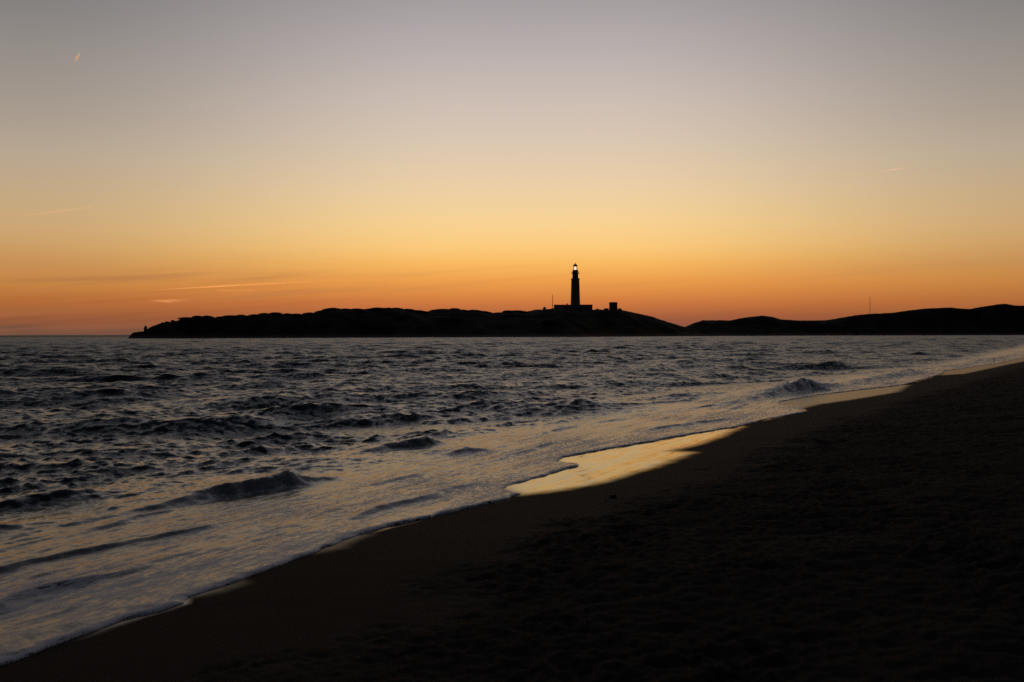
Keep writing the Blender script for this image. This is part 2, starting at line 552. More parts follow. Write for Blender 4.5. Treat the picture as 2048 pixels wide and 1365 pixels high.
# ------------------------------------------------------------------ beach
def build_beach():
    az = columns(760)
    R = radii([0.6, (3.2, 0.02, 0.02), (45, 0.0048, 0.01), (160, 0.012, 0.1), (1400, 0.06, 1)])
    A, RR = np.meshgrid(az, R)
    X = RR * np.sin(A); Y = RR * np.cos(A)
    d0 = base_d(X, Y)
    z = beach_z(d0)
    dry = sstep(1.5, 2.6, d0 + 0.5 * fbm(X * 0.9, Y * 0.9, 5, 3) + 0.004 * RR)
    fade = 1 - sstep(25, 90, RR)
    # trampled sand: overlapping foot hollows with pushed-up rims
    n = fbm(X * 3.3, Y * 3.3, 3, 3, 0.6)
    hol = -0.060 * np.clip(n - 0.05, 0, 1) + 0.018 * np.clip(-n, 0, 1)
    n2 = fbm(X * 7.5 + 9, Y * 7.5, 31, 3, 0.6)
    patch = 0.55 + 0.6 * sstep(-0.3, 0.5, fbm(X * 0.7, Y * 0.7, 37, 2))
    hol = (0.8 * hol + 0.027 * n2) * patch + 0.035 * fbm(X * 0.6, Y * 0.6, 77, 2)
    z = z + 0.75 * dry * hol * (0.25 + 0.75 * fade)
    z = z + (1 - dry) * 0.004 * fbm(X * 0.8, Y * 0.8, 91, 2) * sstep(0.0, 1.0, d0)
    dune = sstep(18, 80, d0) * 1.6 * (0.6 + 0.4 * gnoise(X * 0.03, Y * 0.03, 8))
    z = z + dune * (RR > 0)
    wet = np.zeros_like(X); ruff = np.zeros_like(X)
    for w, stg, rgf in zip(WETS, (1.0, 0.6, 0.5, 0.6, 0.6), (0.0, 0.13, 0.10, 0.08, 0.08)):
        s = sdist(X, Y, w) + 0.05 * gnoise(X * 2.5, Y * 2.5, 41) + 0.02 * gnoise(X * 8, Y * 8, 42)
        wq = stg * sstep(-0.20, 0.26, s)
        ruff = np.where(wq > wet, rgf, ruff); wet = np.maximum(wet, wq)
    edge_d, _ = poly_dist(X, Y, tail0 + edge + tail1)
    wet = np.maximum(wet, 0.8 * (1 - sstep(0.0, 0.10, edge_d)) * sstep(0.1, 0.6, gnoise(X * 0.6, Y * 0.6, 44)))
    keep = d0 > -4.0
    V = np.stack([X, Y, z], -1).reshape(-1, 3)
    Q = grid_quads(len(R), len(az), keep)
    V, Q, at_ = compact(V, Q[:, ::-1], {'wet': wet.ravel(), 'ruff': ruff.ravel(), 'dry': dry.ravel()})
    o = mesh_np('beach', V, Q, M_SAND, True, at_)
    tag(o, kind='structure')
    return o


import time; _t = time.time()
build_beach(); print('beach', time.time() - _t)

# ------------------------------------------------------------------ sea
BREAKERS = [  # pixel path (photograph), height along it, front width, back width, foam
    ([(215, 1040), (330, 1022), (430, 1003), (500, 992), (575, 980), (622, 975), (700, 962)], [0.0, 0.06, 0.11, 0.15, 0.20, 0.07, 0.0], 0.13, 0.8, 0.8),
    ([(690, 915), (770, 904), (850, 894), (902, 888)], [0.0, 0.13, 0.20, 0.0], 0.20, 0.8, 0.3),
    ([(880, 922), (935, 914), (995, 912)], [0.0, 0.09, 0.0], 0.16, 0.5, 0.7),
    ([(1430, 818), (1490, 810), (1540, 799), (1580, 791), (1612, 787), (1634, 788)], [0.04, 0.12, 0.20, 0.30, 0.37, 0.12], 0.3, 1.1, 0.7),
    ([(-80, 945), (60, 938), (150, 936), (240, 938), (330, 940)], [0.10, 0.16, 0.16, 0.08, 0.0], 0.45, 1.1, 0.0),
    ([(250, 922), (380, 916), (520, 908), (620, 905)], [0.0, 0.14, 0.15, 0.0], 0.45, 1.0, 0.0),
    ([(480, 905), (640, 897), (760, 890)], [0.0, 0.10, 0.0], 0.4, 0.9, 0.0),
    ([(1640, 787), (1740, 768), (1830, 752), (1905, 742)], [0.1, 0.18, 0.26, 0.0], 0.5, 1.1, 0.4),
    ([(600, 795), (680, 786), (760, 781), (830, 780)], [0.0, 0.13, 0.13, 0.0], 0.8, 2.2, 0.0),
    ([(1900, 742), (1960, 731), (2060, 715)], [0.0, 0.25, 0.25], 0.7, 1.4, 0.3),
    ([(-120, 868), (120, 858), (330, 848), (520, 843)], [0.08, 0.12, 0.10, 0.0], 0.6, 1.5, 0.0),
    ([(250, 820), (450, 806), (640, 800), (860, 800)], [0.0, 0.10, 0.14, 0.0], 0.8, 1.8, 0.0),
    ([(760, 850), (930, 838), (1120, 826), (1290, 812)], [0.0, 0.10, 0.12, 0.0], 0.6, 1.5, 0.0),
    ([(-40, 1020), (60, 1010), (140, 1003), (210, 1006)], [0.08, 0.10, 0.07, 0.0], 0.25, 0.7, 0.0),
]


def build_sea():
    az = columns(960)
    R = radii([2.5, (6, 0.008, 0.03), (60, 0.0030, 0.01), (600, 0.0026, 0.15), (3000, 0.006, 1), (60000, 0.12, 10)])
    A, RR = np.meshgrid(az, R)
    dR = np.gradient(R)[:, None] * np.ones_like(A)
    dA = np.abs(np.gradient(az))[None, :] * RR
    sp = np.maximum(dR, np.minimum(dA, 50))
    X = RR * np.sin(A); Y = RR * np.cos(A)
    rd = sdist(X, Y, [LAND[k] for k in (0, 2, 3, 13, 22, 27, 33)] + LAND[43:])      # rough plan, to skip the land
    M = (rd < 6) & (RR < 170)
    lob = 0.06 * gnoise(X * 1.3, Y * 1.3, 61, M) + 0.035 * gnoise(X * 3.7, Y * 3.7, 62, M)
    nn_ = int(np.searchsorted(R, 170.0))
    FARL = tail0 + [edge[0], edge[22], edge[30], edge[-3], edge[-1]] + tail1 + LAND[-3:]
    d = np.concatenate([sdist(X[:nn_], Y[:nn_], LAND), sdist(X[nn_:], Y[nn_:], FARL)]) + lob * (RR < 200)
    d0 = np.concatenate([base_d(X[:nn_], Y[:nn_]), d[nn_:]])
    s = -d
    so = np.maximum(-d0, 0)
    zb = beach_z(d0)
    # wind sea
    H = np.zeros_like(X); DX = np.zeros_like(X); DY = np.zeros_like(X)
    n = 100
    vdrop = np.full_like(X, 0.0003)
    lam = np.geomspace(0.13, 13.0, n)
    main = math.atan2(-0.80, 0.60)
    M2 = (rd < 6) & (RR < 1500)
    grp = [1 + 0.5 * (gnoise(X * f, Y * f, 200 + i, M2) + 0.5 * gnoise(X * f * 2.03, Y * f * 2.03, 217 + i, M2)) for i, f in enumerate((0.35, 0.14, 0.05))]
    X4 = X.astype(np.float32); Y4 = Y.astype(np.float32)
    spmin = sp.min(1)
    inshore = 1 - sstep(9, 45, so)
    for i, l in enumerate(lam):
        k = 2 * math.pi / l
        th = main + rng.normal(0, 0.85 if l < 2 else 0.45)
        slope = (0.050 + 0.022 * math.exp(-(math.log(l / 0.4) / 0.5) ** 2)) * (0.8 + 0.4 * rng.random())
        s_off = s_in = 1.0
        if l > 2.5: s_in = (2.5 / l) ** 0.8; s_off = 0.62 * (2.5 / l) ** 0.4
        mid = math.exp(-(math.log(l / 1.15) / 1.05) ** 2)      # chop that builds up offshore
        ph0 = rng.random() * 6.283
        a = slope / k
        n_r = int(np.searchsorted(spmin, l / 2.2))      # rows fine enough to carry this wave
        vdrop[n_r:] += 0.25 * slope * slope
        if n_r == 0: continue
        w = sstep(2.2, 4.5, l / sp[:n_r])
        g = grp[0] if l < 1.2 else grp[1] if l < 4 else grp[2]
        ph = np.float32(k * math.cos(th)) * X4[:n_r] + np.float32(k * math.sin(th)) * Y4[:n_r] + np.float32(ph0)
        aw = a * w * np.clip(g[:n_r], 0.15, 2.2) * (1 - 0.55 * mid * inshore[:n_r]) * (s_in * inshore[:n_r] + s_off * (1 - inshore[:n_r]))
        vdrop[:n_r] += 0.25 * slope * slope * (1 - w * w)
        H[:n_r] += aw * np.cos(ph)
        sn = 1.0 * aw * np.sin(ph)
        DX[:n_r] -= sn * math.cos(th); DY[:n_r] -= sn * math.sin(th)
    amp = 0.03 + 0.97 * sstep(2.6, 7.5, so + 0.8 * gnoise(X * 0.3, Y * 0.3, 15, M))
    H *= amp; DX *= amp; DY *= amp
    # breakers
    foam = np.zeros_like(X)
    BH = np.zeros_like(X)
    near = (RR < 140) & (rd < 6)
    xs, ys = X[near], Y[near]
    bsum = np.zeros_like(xs); fsum = np.zeros_like(xs); csum = np.zeros_like(xs); churn = np.zeros_like(X)
    for path, hh, wf, wb, fo in BREAKERS:
        P = [ground(px, py, 0.03) for px, py in path]
        warp = 0.10 * gnoise(xs * 1.1, ys * 1.1, 71) + 0.05 * gnoise(xs * 3.1, ys * 3.1, 72)
        dist, par = poly_dist(xs, ys, P)
        i0 = np.clip(np.floor(par).astype(int), 0, len(P) - 2)
        PA = np.array(P)
        dxp = PA[i0 + 1, 0] - PA[i0, 0]; dyp = PA[i0 + 1, 1] - PA[i0, 1]
        side = (xs - PA[i0, 0]) * dyp - (ys - PA[i0, 1]) * dxp      # + on the shore side
        u = np.where(side > 0, dist, -dist) + warp
        h = np.interp(par, np.arange(len(hh)), hh)
        h = h * (1 + 0.14 * gnoise(xs * 1.1, ys * 1.1, 73))
        prof = np.where(u > 0, np.exp(-(u / wf) ** 2), np.exp(-(np.abs(u) / wb) ** 1.6))
        endd = np.where((par <= 0) | (par >= len(P) - 1), 1.0, 0.0)
        bsum += h * prof
        # churned crest
        ch = fo * np.clip(h / 0.12, 0, 1) * np.exp(-((u - 0.05) / (wf * 1.5)) ** 2)
        bsum += ch * h * 0.16 * fbm(xs * 4.2, ys * 4.2, 76, 2)
        bsum += ch * (0.013 * fbm(xs * 13, ys * 13, 74, 3, 0.7)) * np.clip(h / 0.2, 0.2, 2.2)
        csum = np.maximum(csum, ch * (0.7 + 0.35 * fbm(xs * 3, ys * 3, 75, 2)))
        tr = 0.0 if fo == 0 else 0.6 * np.clip(h / 0.12, 0, 1) * np.where(u > 0, np.exp(-(u / 1.6) ** 2), np.exp(-(u / 0.3) ** 2))
        fsum = np.maximum(fsum, tr * fo)
    BH[near] = bsum; foam[near] = fsum; churn[near] = csum
    # swash wavelets lying along the shore
    wl = np.zeros_like(X)
    m_ = (so < 12) & (RR < 150) & (rd < 6)
    xx, yy, oo = X[m_], Y[m_], so[m_]
    wob = 0.7 * gnoise(xx * 0.22, yy * 0.22, 51) + 0.18 * gnoise(xx * 0.9, yy * 0.9, 52)
    ph = (oo + wob) * 2 * math.pi / 1.15
    crest = np.clip(np.cos(ph), 0, 1) ** 6
    gate = sstep(-0.1, 0.45, gnoise(xx * 0.33 + oo, yy * 0.33, 53))
    v = 0.050 * crest * gate
    v += 0.010 * gnoise(oo * 3.2, (xx * 0.44 + yy * 0.9) * 0.9, 54)
    v += 0.006 * gnoise(oo * 9, (xx * 0.44 + yy * 0.9) * 2.5, 55)
    wl[m_] = v
    wl *= sstep(0.15, 0.9, s) * (1 - 0.6 * sstep(6, 11, so))
    film = 0.024 * (1 - np.exp(-np.clip(s, 0, 9) / 0.06)) + 0.006 * np.exp(-((s - 0.07) / 0.06) ** 2) * (1 + gnoise(X * 5, Y * 5, 63, M))
    lev_a = zb + film
    lev_b = np.zeros_like(X)
    k = 0.06
    h_ = np.clip(0.5 + 0.5 * (lev_a - lev_b) / k, 0, 1)
    lev = lev_b * (1 - h_) + lev_a * h_ + k * h_ * (1 - h_)
    z = lev + H + BH * sstep(0.3, 1.5, s) + wl
    z = np.where(s > 0, np.maximum(z, zb + 0.4 * film + 0.002), np.minimum(zb, SW) - 0.05 - 0.6 * np.clip(d, 0, 0.3))
    big = RR > 400
    z = np.where(big & (d > 0), -0.5, z)
    # foam cover
    f_sw = 0.65 * (1 - sstep(1.5, 6.5, s + 1.3 * gnoise(X * 0.25, Y * 0.25, 56, M))) + 0.18 * gnoise(X * 0.5, Y * 0.5, 57, M)
    f_edge = 0.9 * (1 - sstep(0.02, 0.30, s + 0.14 * gnoise(X * 2, Y * 2, 58, M)))
    foam = np.clip(np.maximum(np.maximum(foam, f_sw * (s < 9)), f_edge), 0, 1) * (RR < 300)
    calm = 1 - sstep(2.5, 7.5, so)
    rough = np.sqrt(np.sqrt(2 * (0.15 + 0.5 * sstep(500, 2200, RR)) * vdrop)) * (1 - calm) + 0.23 * calm
    far = sstep(250, 1500, RR)
    keep = d < 0.12
    keep |= (RR > 300) & (d < 60)
    V = np.stack([X + DX, Y + DY, z], -1).reshape(-1, 3)
    Q = grid_quads(len(R), len(az), keep)
    V, Q, at_ = compact(V, Q[:, ::-1], {'foam': foam.ravel(), 'calm': calm.ravel(), 'rough': rough.ravel(), 'far': far.ravel(), 'churn': np.clip(churn, 0, 1).ravel()})
    o = mesh_np('sea', V, Q, M_SEA, True, at_)
    tag(o, kind='structure')
    print('sea faces', len(Q))
    return o


_t = time.time(); build_sea(); print('sea', time.time() - _t)

# ------------------------------------------------------------------ headland and dunes
OUT_H = [(255, 678), (262, 669), (268, 665), (288, 663), (300, 655), (320, 647), (355, 639), (365, 634), (380, 631), (410, 630), (430, 631.5), (458, 630), (490, 628), (512, 627.5),
         (525, 625), (545, 623), (580, 625.5), (600, 625.5), (620, 623.5), (640, 622), (650, 618.5), (665, 615.5), (700, 617), (720, 617), (750, 616), (770, 615), (790, 614.5), (810, 617),
         (830, 619), (850, 623), (870, 619), (890, 616.5), (920, 617.5), (935, 622), (950, 619.5), (965, 622), (985, 626), (1000, 624), (1020, 620.5), (1035, 619.5), (1045, 622),
         (1060, 621), (1075, 618.5), (1090, 617), (1100, 617), (1112, 618), (1190, 620), (1215, 620), (1245, 621), (1265, 625), (1305, 634), (1315, 638), (1340, 646), (1360, 652), (1372, 655), (1400, 664), (1430, 676)]
OUT_D = [(1300, 676), (1340, 668), (1372, 653.5), (1385, 648), (1405, 641), (1440, 641), (1460, 641.5), (1485, 636), (1525, 631.5), (1545, 634.5), (1560, 639), (1600, 641.5), (1650, 641), (1670, 638), (1710, 631),
         (1740, 628.5), (1790, 625.5), (1820, 621), (1850, 617.5), (1900, 615.5), (1940, 619), (1960, 614.5), (2000, 608.5), (2012, 608), (2030, 611.5), (2060, 612), (2120, 606), (2300, 602), (2500, 606), (2800, 610), (3100, 620)]


def ridge_y(OUT, px):
    return np.interp(px, [p[0] for p in OUT], [p[1] for p in OUT])


def D_ridge_h(px): return 640 + (px - 255) * 0.18
def D_shore_h(px): return np.interp(px, [255, 300, 500, 1150, 1372, 1430], [634, 636, 655, 700, 790, 815])
def D_ridge_d(px): return 880 + (px - 1372) * 0.12
def D_shore_d(px): return 812 + (px - 1372) * 0.18


def build_land(name, OUT, Dr, Ds, px0, px1, npx, drop, seed, sharp):
    px = np.linspace(px0, px1, npx)
    y = ridge_y(OUT, px)
    # smooth the bumps away: those are the bushes
    if drop > 0:
        ker = np.ones(9) / 9
        ys = np.convolve(np.pad(y, 4, 'edge'), ker, 'valid')
        fr = sstep(300, 380, px) * (1 - sstep(1050, 1130, px))
        y = y * (1 - fr) + np.maximum(ys, y) * fr + drop * fr
    ridge = np.array([at(a, b, Dr(a)) for a, b in zip(px, y)])
    ds = Ds(px)
    T = np.concatenate([np.linspace(-0.12, 1, 60), np.linspace(1.04, 3.0, 24)])
    V = np.zeros((len(T), npx, 3))
    for i, t in enumerate(T):
        if t <= 1:
            dist = ds + (ridge[:, 1] - ds) * t
            hz = np.clip(t, -0.2, 1)
            prof = 0.055 * min(t / 0.12, 1) + 0.945 * (np.sin(np.clip((t - 0.12) / 0.88, 0, 1) * math.pi / 2) ** sharp)
            z = ridge[:, 2] * prof
        else:
            dist = ridge[:, 1] + (t - 1) * 110
            z = ridge[:, 2] * (1 - sstep(1.05, 3.0, np.array(t))) - 1.0 * (t - 1)
        x = ridge[:, 0] / ridge[:, 1] * dist
        wob = (fbm(x * 0.035, dist * 0.05, seed, 4) * 0.10 * np.maximum(ridge[:, 2], 2) * np.clip(math.sin(min(max(t, 0), 1) * math.pi), 0, 1)
               + 0.18 * gnoise(x * 0.25, dist * 0.25, seed + 3))
        V[i, :, 0] = x; V[i, :, 1] = dist; V[i, :, 2] = z + wob * (t > 0.05)
    o = mesh_np(name, V.reshape(-1, 3), grid_quads(len(T), npx), M_LAND, True)
    tag(o, kind='structure')
    return ridge


build_land('headland', OUT_H, D_ridge_h, D_shore_h, 250, 1430, 700, 4.0, 301, 1.0)
build_land('dunes', OUT_D, D_ridge_d, D_shore_d, 1300, 3100, 700, 0.0, 331, 1.3)

# scrub: dense rounded bushes that make the ridge line
def bush_mesh(name, seed, nfaces=520, spiky=0.0):
    """a dense low dome of leaf clumps reaching the ground, 1 wide and 1 high"""
    r = np.random.default_rng(seed)
    lobes = [(0, 0, 0.42, 0.40)]
    for k in range(12):
        a = r.uniform(0, 6.28); q = r.uniform(0.12, 0.36)
        lobes.append((q * math.cos(a), q * math.sin(a), r.uniform(0.08, 0.62) * (1.1 - q), r.uniform(0.16, 0.26)))
    V = []; F = []
    # leafy body: each lobe a closed crumpled ball of leaf clumps
    for cx, cy, cz, cr in lobes:
        nu, nv = 9, 6
        n0 = len(V)
        for j in range(nv + 1):
            for i in range(nu):
                th = math.pi * j / nv; ph = 2 * math.pi * i / nu + 0.3 * j
                q = cr * r.uniform(0.86, 1.06)
                V.append(np.array([cx + q * math.sin(th) * math.cos(ph), cy + q * math.sin(th) * math.sin(ph), max(-0.12, cz + q * 1.05 * math.cos(th))]))
        for j in range(nv):
            for i in range(nu):
                F.append((n0 + j * nu + i, n0 + j * nu + (i + 1) % nu, n0 + (j + 1) * nu + (i + 1) % nu, n0 + (j + 1) * nu + i))
    for i in range(nfaces):
        cx, cy, cz, cr = lobes[r.integers(len(lobes))]
        v = r.normal(size=3); v /= np.linalg.norm(v)
        rad = cr * r.uniform(0.85, 1.12)
        c = np.array([cx + v[0] * rad, cy + v[1] * rad, max(-0.05, cz + v[2] * rad * 1.05 + spiky * max(0, r.normal()) * 0.08)])
        a = r.normal(size=3); a /= np.linalg.norm(a)
        b = np.cross(a, r.normal(size=3)); b /= np.linalg.norm(b)
        sz = r.uniform(0.02, 0.045)
        n0 = len(V)
        V += [c - a * sz, c + b * sz * 0.7, c + a * sz * 1.2, c - b * sz * 0.7]
        F.append((n0, n0 + 1, n0 + 2, n0 + 3))
    me = bpy.data.meshes.new(name); me.from_pydata([tuple(v) for v in V], [], F); me.update()
    me.materials.append(M_SCRUB)
    return me


BUSH = [bush_mesh('scrub_bush', 40 + i, 640, 0.45) for i in range(5)]
BUSH_S = [bush_mesh('scrub_bush', 60 + i, 420, 1.0) for i in range(2)]


def bush(name, px, w_px, top_y, base_y, dd, label, group, small=False):
    D = D_ridge_h(px) + dd
    b = at(px, base_y, D); t = at(px, top_y, D)
    wd = w_px * D / FPX
    o = bpy.data.objects.new(name, random.choice(BUSH_S if small else BUSH))
    COL.objects.link(o)
    o.location = (b[0], b[1], b[2] - 0.4)
    h = (t[2] - b[2] + 0.5)
    o.scale = (wd, wd * random.uniform(0.7, 1.0), h * 1.05)
    o.rotation_euler = (0, 0, random.uniform(0, 6.28))
    tag(o, label, 'bush', group)
    return o


peaks = [(372, 26), (392, 24), (412, 26), (438, 22), (460, 24), (484, 24), (506, 26), (529, 24), (549, 28), (572, 22), (596, 24), (619, 26), (641, 22), (652, 22), (668, 30), (692, 26), (714, 26), (736, 26),
         (758, 28), (776, 24), (793, 26), (813, 24), (833, 24), (851, 18), (868, 22), (888, 28), (907, 24), (922, 22), (936, 14), (950, 22), (966, 20), (984, 14), (1001, 18), (1017, 20), (1033, 24), (1048, 16), (1062, 18), (1078, 20)]
for px, w in peaks:
    bush('scrub_bush', px + random.uniform(-3, 3), w * random.uniform(1.1, 2.1), ridge_y(OUT_H, px) + (random.uniform(-1.2, 1.2) if px > 640 else random.uniform(0.2, 2.2)), ridge_y(OUT_H, px) + 6.5, random.uniform(-4, 3),
         'dark rounded scrub bush in the unbroken row along the headland ridge', 'scrub bushes along the headland ridge')
bush('shore_bush', 291, 9, 650, 664, -3, 'lone upright black bush at the low seaward tip of the headland', 'bushes on the headland tip', True)
for px, w, ty in ((307, 5, 651.5), (316, 8, 648.8), (326, 7, 644.4), (335, 11, 642.6), (346, 10, 640.0)):
    bush('low_bush', px, w, ty, ridge_y(OUT_H, px) + 3, -3, 'small spiky bush on the slope rising from the tip of the headland', 'bushes on the slope above the headland tip', True)
bush('round_bush', 1089, 8, 613.5, 620, 0, 'small round bush just left of the short mast on the headland', 'bushes by the lighthouse', True)
bush('pale_bush', 1126, 14, 609.3, 619, 18, 'low bush showing over the roof of the building left of the lighthouse', 'bushes by the lighthouse', True)
bush('low_bush', 1194, 8, 617, 621.5, 0, 'tiny bush between the lighthouse building and the ruined tower', 'bushes by the lighthouse', True)

# ------------------------------------------------------------------ lighthouse
DL = 801.0
U = DL / FPX      # metres per photograph pixel there


def zat(y, px=1151.5, D=DL): return at(px, y, D)[2]


lx = at(1152.0, 600, DL)[0]
base_z = zat(622)
lh = empty('lighthouse', (lx, DL + 8, base_z))
tag(lh, 'tall tapering lighthouse with its lamp lit, black against the orange sky', 'lighthouse')
h = lambda y: zat(y) - base_z
b = MB(); b.lathe([(9.9 * U, -1), (9.7 * U, h(612)), (8.9 * U, h(585)), (8.2 * U, h(560)), (8.2 * U, h(558.6))], 40); tower = b.build('tower', M_PLASTER, lh, True)
# the windows up it
for yy in (600, 588, 576, 566):
    w = MB(); rr = np.interp(yy, [560, 612], [8.2, 9.7]) * U
    w.box((0, -rr - 0.02, h(yy)), (0.8, 0.25, 1.5), 0.04); w.build('window', M_DOORWOOD, lh)
b = MB(); b.lathe([(8.2 * U, h(558.55)), (9.1 * U, h(557.8)), (9.1 * U, h(556.6)), (8.7 * U, h(556.3)), (6.2 * U, h(556.2))], 40); b.build('cornice', M_PLASTER, lh)
b = MB(); b.lathe([(6.1 * U, h(556.1)), (5.9 * U, h(547.6)), (6.6 * U, h(546.8))], 32); b.build('watch_room', M_PLASTER, lh, True)
b = MB(); b.lathe([(6.6 * U, h(546.7)), (8.0 * U, h(546.2)), (8.0 * U, h(545.4)), (5.6 * U, h(545.35))], 32); gal = b.build('gallery', M_METAL, lh)
b = MB()
for k in range(16):
    a = k * math.pi / 8
    b.tube([(7.7 * U * math.cos(a), 7.7 * U * math.sin(a), h(545.4)), (7.7 * U * math.cos(a), 7.7 * U * math.sin(a), h(542.6))], 0.05, 5)
for yy in (542.6, 543.9):
    ring = [(7.7 * U * math.cos(t), 7.7 * U * math.sin(t), h(yy)) for t in np.linspace(0, 2 * math.pi, 41)]
    b.tube(ring, 0.05, 5)
b.build('railing', M_METAL, gal)
b = MB(); b.lathe([(5.55 * U, h(545.3)), (5.4 * U, h(540.4)), (6.3 * U, h(540.0)), (6.3 * U, h(539.3)), (4.6 * U, h(539.25))], 32); b.build('lantern_base', M_METAL, lh)
b = MB(); b.lathe([(4.3 * U, h(539.2)), (4.3 * U, h(531.6))], 24, cap=False); lan = b.build('lantern', M_GLASS, lh)
b = MB()
for k in range(12):
    a = k * math.pi / 6 + 0.26
    b.tube([(4.32 * U * math.cos(a), 4.32 * U * math.sin(a), h(539.2)), (4.32 * U * math.cos(a), 4.32 * U * math.sin(a), h(531.5))], 0.06, 5)
b.build('glazing_bars', M_METAL, lan)
b = MB(); b.lathe([(0.6 * U, h(539.15)), (1.4 * U, h(538.3)), (2.0 * U, h(537.0)), (2.15 * U, h(535.6)), (2.0 * U, h(534.2)), (1.3 * U, h(533.0)), (0.5 * U, h(532.4))], 24); b.build('lens', M_LAMP, lan, True)
b = MB(); b.lathe([(4.8 * U, h(531.5)), (4.8 * U, h(531.0)), (4.3 * U, h(529.7)), (3.2 * U, h(528.3)), (1.7 * U, h(527.4)), (1.0 * U, h(527.0))], 32); dome = b.build('dome', M_METAL, lh, True)
b = MB(); b.lathe([(0.9 * U, h(526.95)), (1.0 * U, h(526.4)), (0.6 * U, h(525.8)), (0.35 * U, h(525.4)), (0.16 * U, h(523.8))], 12); b.build('finial', M_METAL, dome, True)

# building at its foot
def building(name, px0, px1, ytop, ybot, D, depth, label, parts=True):
    a = at(px0, ytop, D); c = at(px1, ytop, D); zb = at(px0, ybot, D)[2]
    o = empty(name, ((a[0] + c[0]) / 2, D, zb))
    tag(o, label, 'building')
    W = c[0] - a[0]; Hh = a[2] - zb
    b = MB(); b.box((0, depth / 2, Hh / 2 - 1), (W, depth, Hh + 2), 0.06); b.build('wall', M_PLASTER, o)
    b = MB()
    for yy in (-0.16, depth + 0.16): b.box((0, yy, Hh + 0.16), (W + 0.7, 0.34, 0.32), 0.03)
    for s in (-1, 1): b.box((s * (W / 2 + 0.17), depth / 2, Hh + 0.16), (0.34, depth - 0.03, 0.32), 0.03)
    b.box((0, depth / 2, Hh + 0.055), (W - 0.05, depth - 0.05, 0.1))
    b.build('parapet', M_PLASTER, o)
    n = int(W / 3.6)
    for k in range(n):
        x = (k - (n - 1) / 2) * 3.5
        if k == n // 2:
            d_ = MB(); d_.box((x, -0.03, 1.2), (1.2, 0.12, 2.3), 0.02); d_.build('door', M_DOORWOOD, o)
        else:
            d_ = MB(); d_.box((x, -0.03, min(2.0, Hh * 0.55)), (0.95, 0.12, 1.3), 0.02); d_.build('window', M_DOORWOOD, o)
    return o, W, Hh


bd, W, Hh = building('keeper_building', 1109, 1185, 610.6, 623, DL - 10, 12, 'long low flat roofed building at the foot of the lighthouse')
c_ = MB(); c_.box((W * (1135 - 1147) / 76, 4, Hh + 0.32 + 0.55), (0.9, 0.9, 1.1), 0.05); c_.build('chimney', M_PLASTER, bd)

# ruined watch tower to the right
tb = at(1226.5, 622, 806)
rt = empty('ruined_tower', tuple(tb)); tag(rt, 'squat square ruined watchtower on the headland right of the lighthouse', 'tower')
U2 = 806 / FPX
b = MB()
prof = [(9.0, -3), (8.6, 0), (7.6, 3.5), (7.4, 10.0), (7.7, 15.6), (7.7, 16.6)]
vs = []; fs = []
for r_, z_ in prof:
    for i, j in ((-1, -1), (1, -1), (1, 1), (-1, 1)):
        vs.append((i * r_ * U2, j * r_ * U2, z_ * U2))
for k in range(len(prof) - 1):
    for i in range(4): fs.append((k * 4 + i, k * 4 + (i + 1) % 4, (k + 1) * 4 + (i + 1) % 4, (k + 1) * 4 + i))
fs.append((3, 2, 1, 0)); fs.append(tuple(len(vs) - 4 + i for i in range(4)))
b.add(vs, fs); b.build('wall', M_STONE, rt)
for i in range(5):
    b = MB(); b.box(((-5.8 + i * 2.9) * U2, -6.9 * U2, (16.65 + 0.3 + 0.2 * (i % 2)) * U2), (1.7 * U2, 1.2 * U2, (0.6 + 0.4 * (i % 2)) * U2), 0.03)
    b.build('broken_merlon', M_STONE, rt)
b = MB(); b.box((0.8, -7.62 * U2, 8 * U2), (1.0, 0.15, 1.6), 0.03); b.build('doorway', M_DOORWOOD, rt)


def rubble_wall(px0, px1, ytop0, ytop1, ybot, D, label):
    n = 7; b = MB()
    for i in range(n):
        u = (i + 0.5) / n; px = px0 + (px1 - px0) * u
        t = at(px, ytop0 + (ytop1 - ytop0) * u + random.uniform(-0.5, 0.5), D); zb = at(px, ybot, D)[2]
        w = (px1 - px0) / n * D / FPX
        b.box((t[0], t[1] + random.uniform(-0.1, 0.1), (t[2] + zb) / 2), (w * 1.0 - 0.01, 1.2, t[2] - zb), 0.08)
    tag(b.build('rubble_wall', M_STONE), label, 'wall')


rubble_wall(1208, 1217.2, 617.6, 616.8, 624, 800, 'low crumbling wall on the left of the ruined watchtower')
rubble_wall(1236, 1243.5, 616.8, 618.0, 625, 800, 'short crumbling wall on the right of the ruined watchtower')


def mast(px, ytop, ybot, D, w, label, arms):
    bp = at(px, ybot, D); hz = at(px, ytop, D)[2] - bp[2]
    o = empty('radio_mast', tuple(bp)); tag(o, label, 'mast', None)
    b = MB(); b.tube([(0, 0, -1), (0, 0, hz * 0.55), (0, 0, hz * 0.96)], [w, w * 0.85, w * 0.6], 8); b.build('pole', M_MAST, o)
    b = MB(); b.box((0, 0, 0.12), (2.2, 2.2, 0.5), 0.05); b.build('footing', M_STONE, o)
    b = MB(); b.tube([(0, 0, hz * 0.961), (0, 0, hz * 1.06)], [0.07, 0.03], 6); b.build('antenna', M_METAL, o)
    for k in range(arms):
        a = k * 2.09
        b = MB(); b.tube([(w * math.cos(a), w * math.sin(a), hz * (0.86 + 0.03 * k)), ((w + 0.8) * math.cos(a), (w + 0.8) * math.sin(a), hz * (0.86 + 0.03 * k))], 0.06, 6)
        b.build('bracket', M_METAL, o)
    return o


mast(1105, 589, 618, 803, 0.24, 'short slim mast standing just left of the lighthouse building', 3)
mast(1740, 594, 629.5, D_ridge_d(1740) - 2, 0.22, 'taller slim mast standing alone on the dunes to the right', 2)

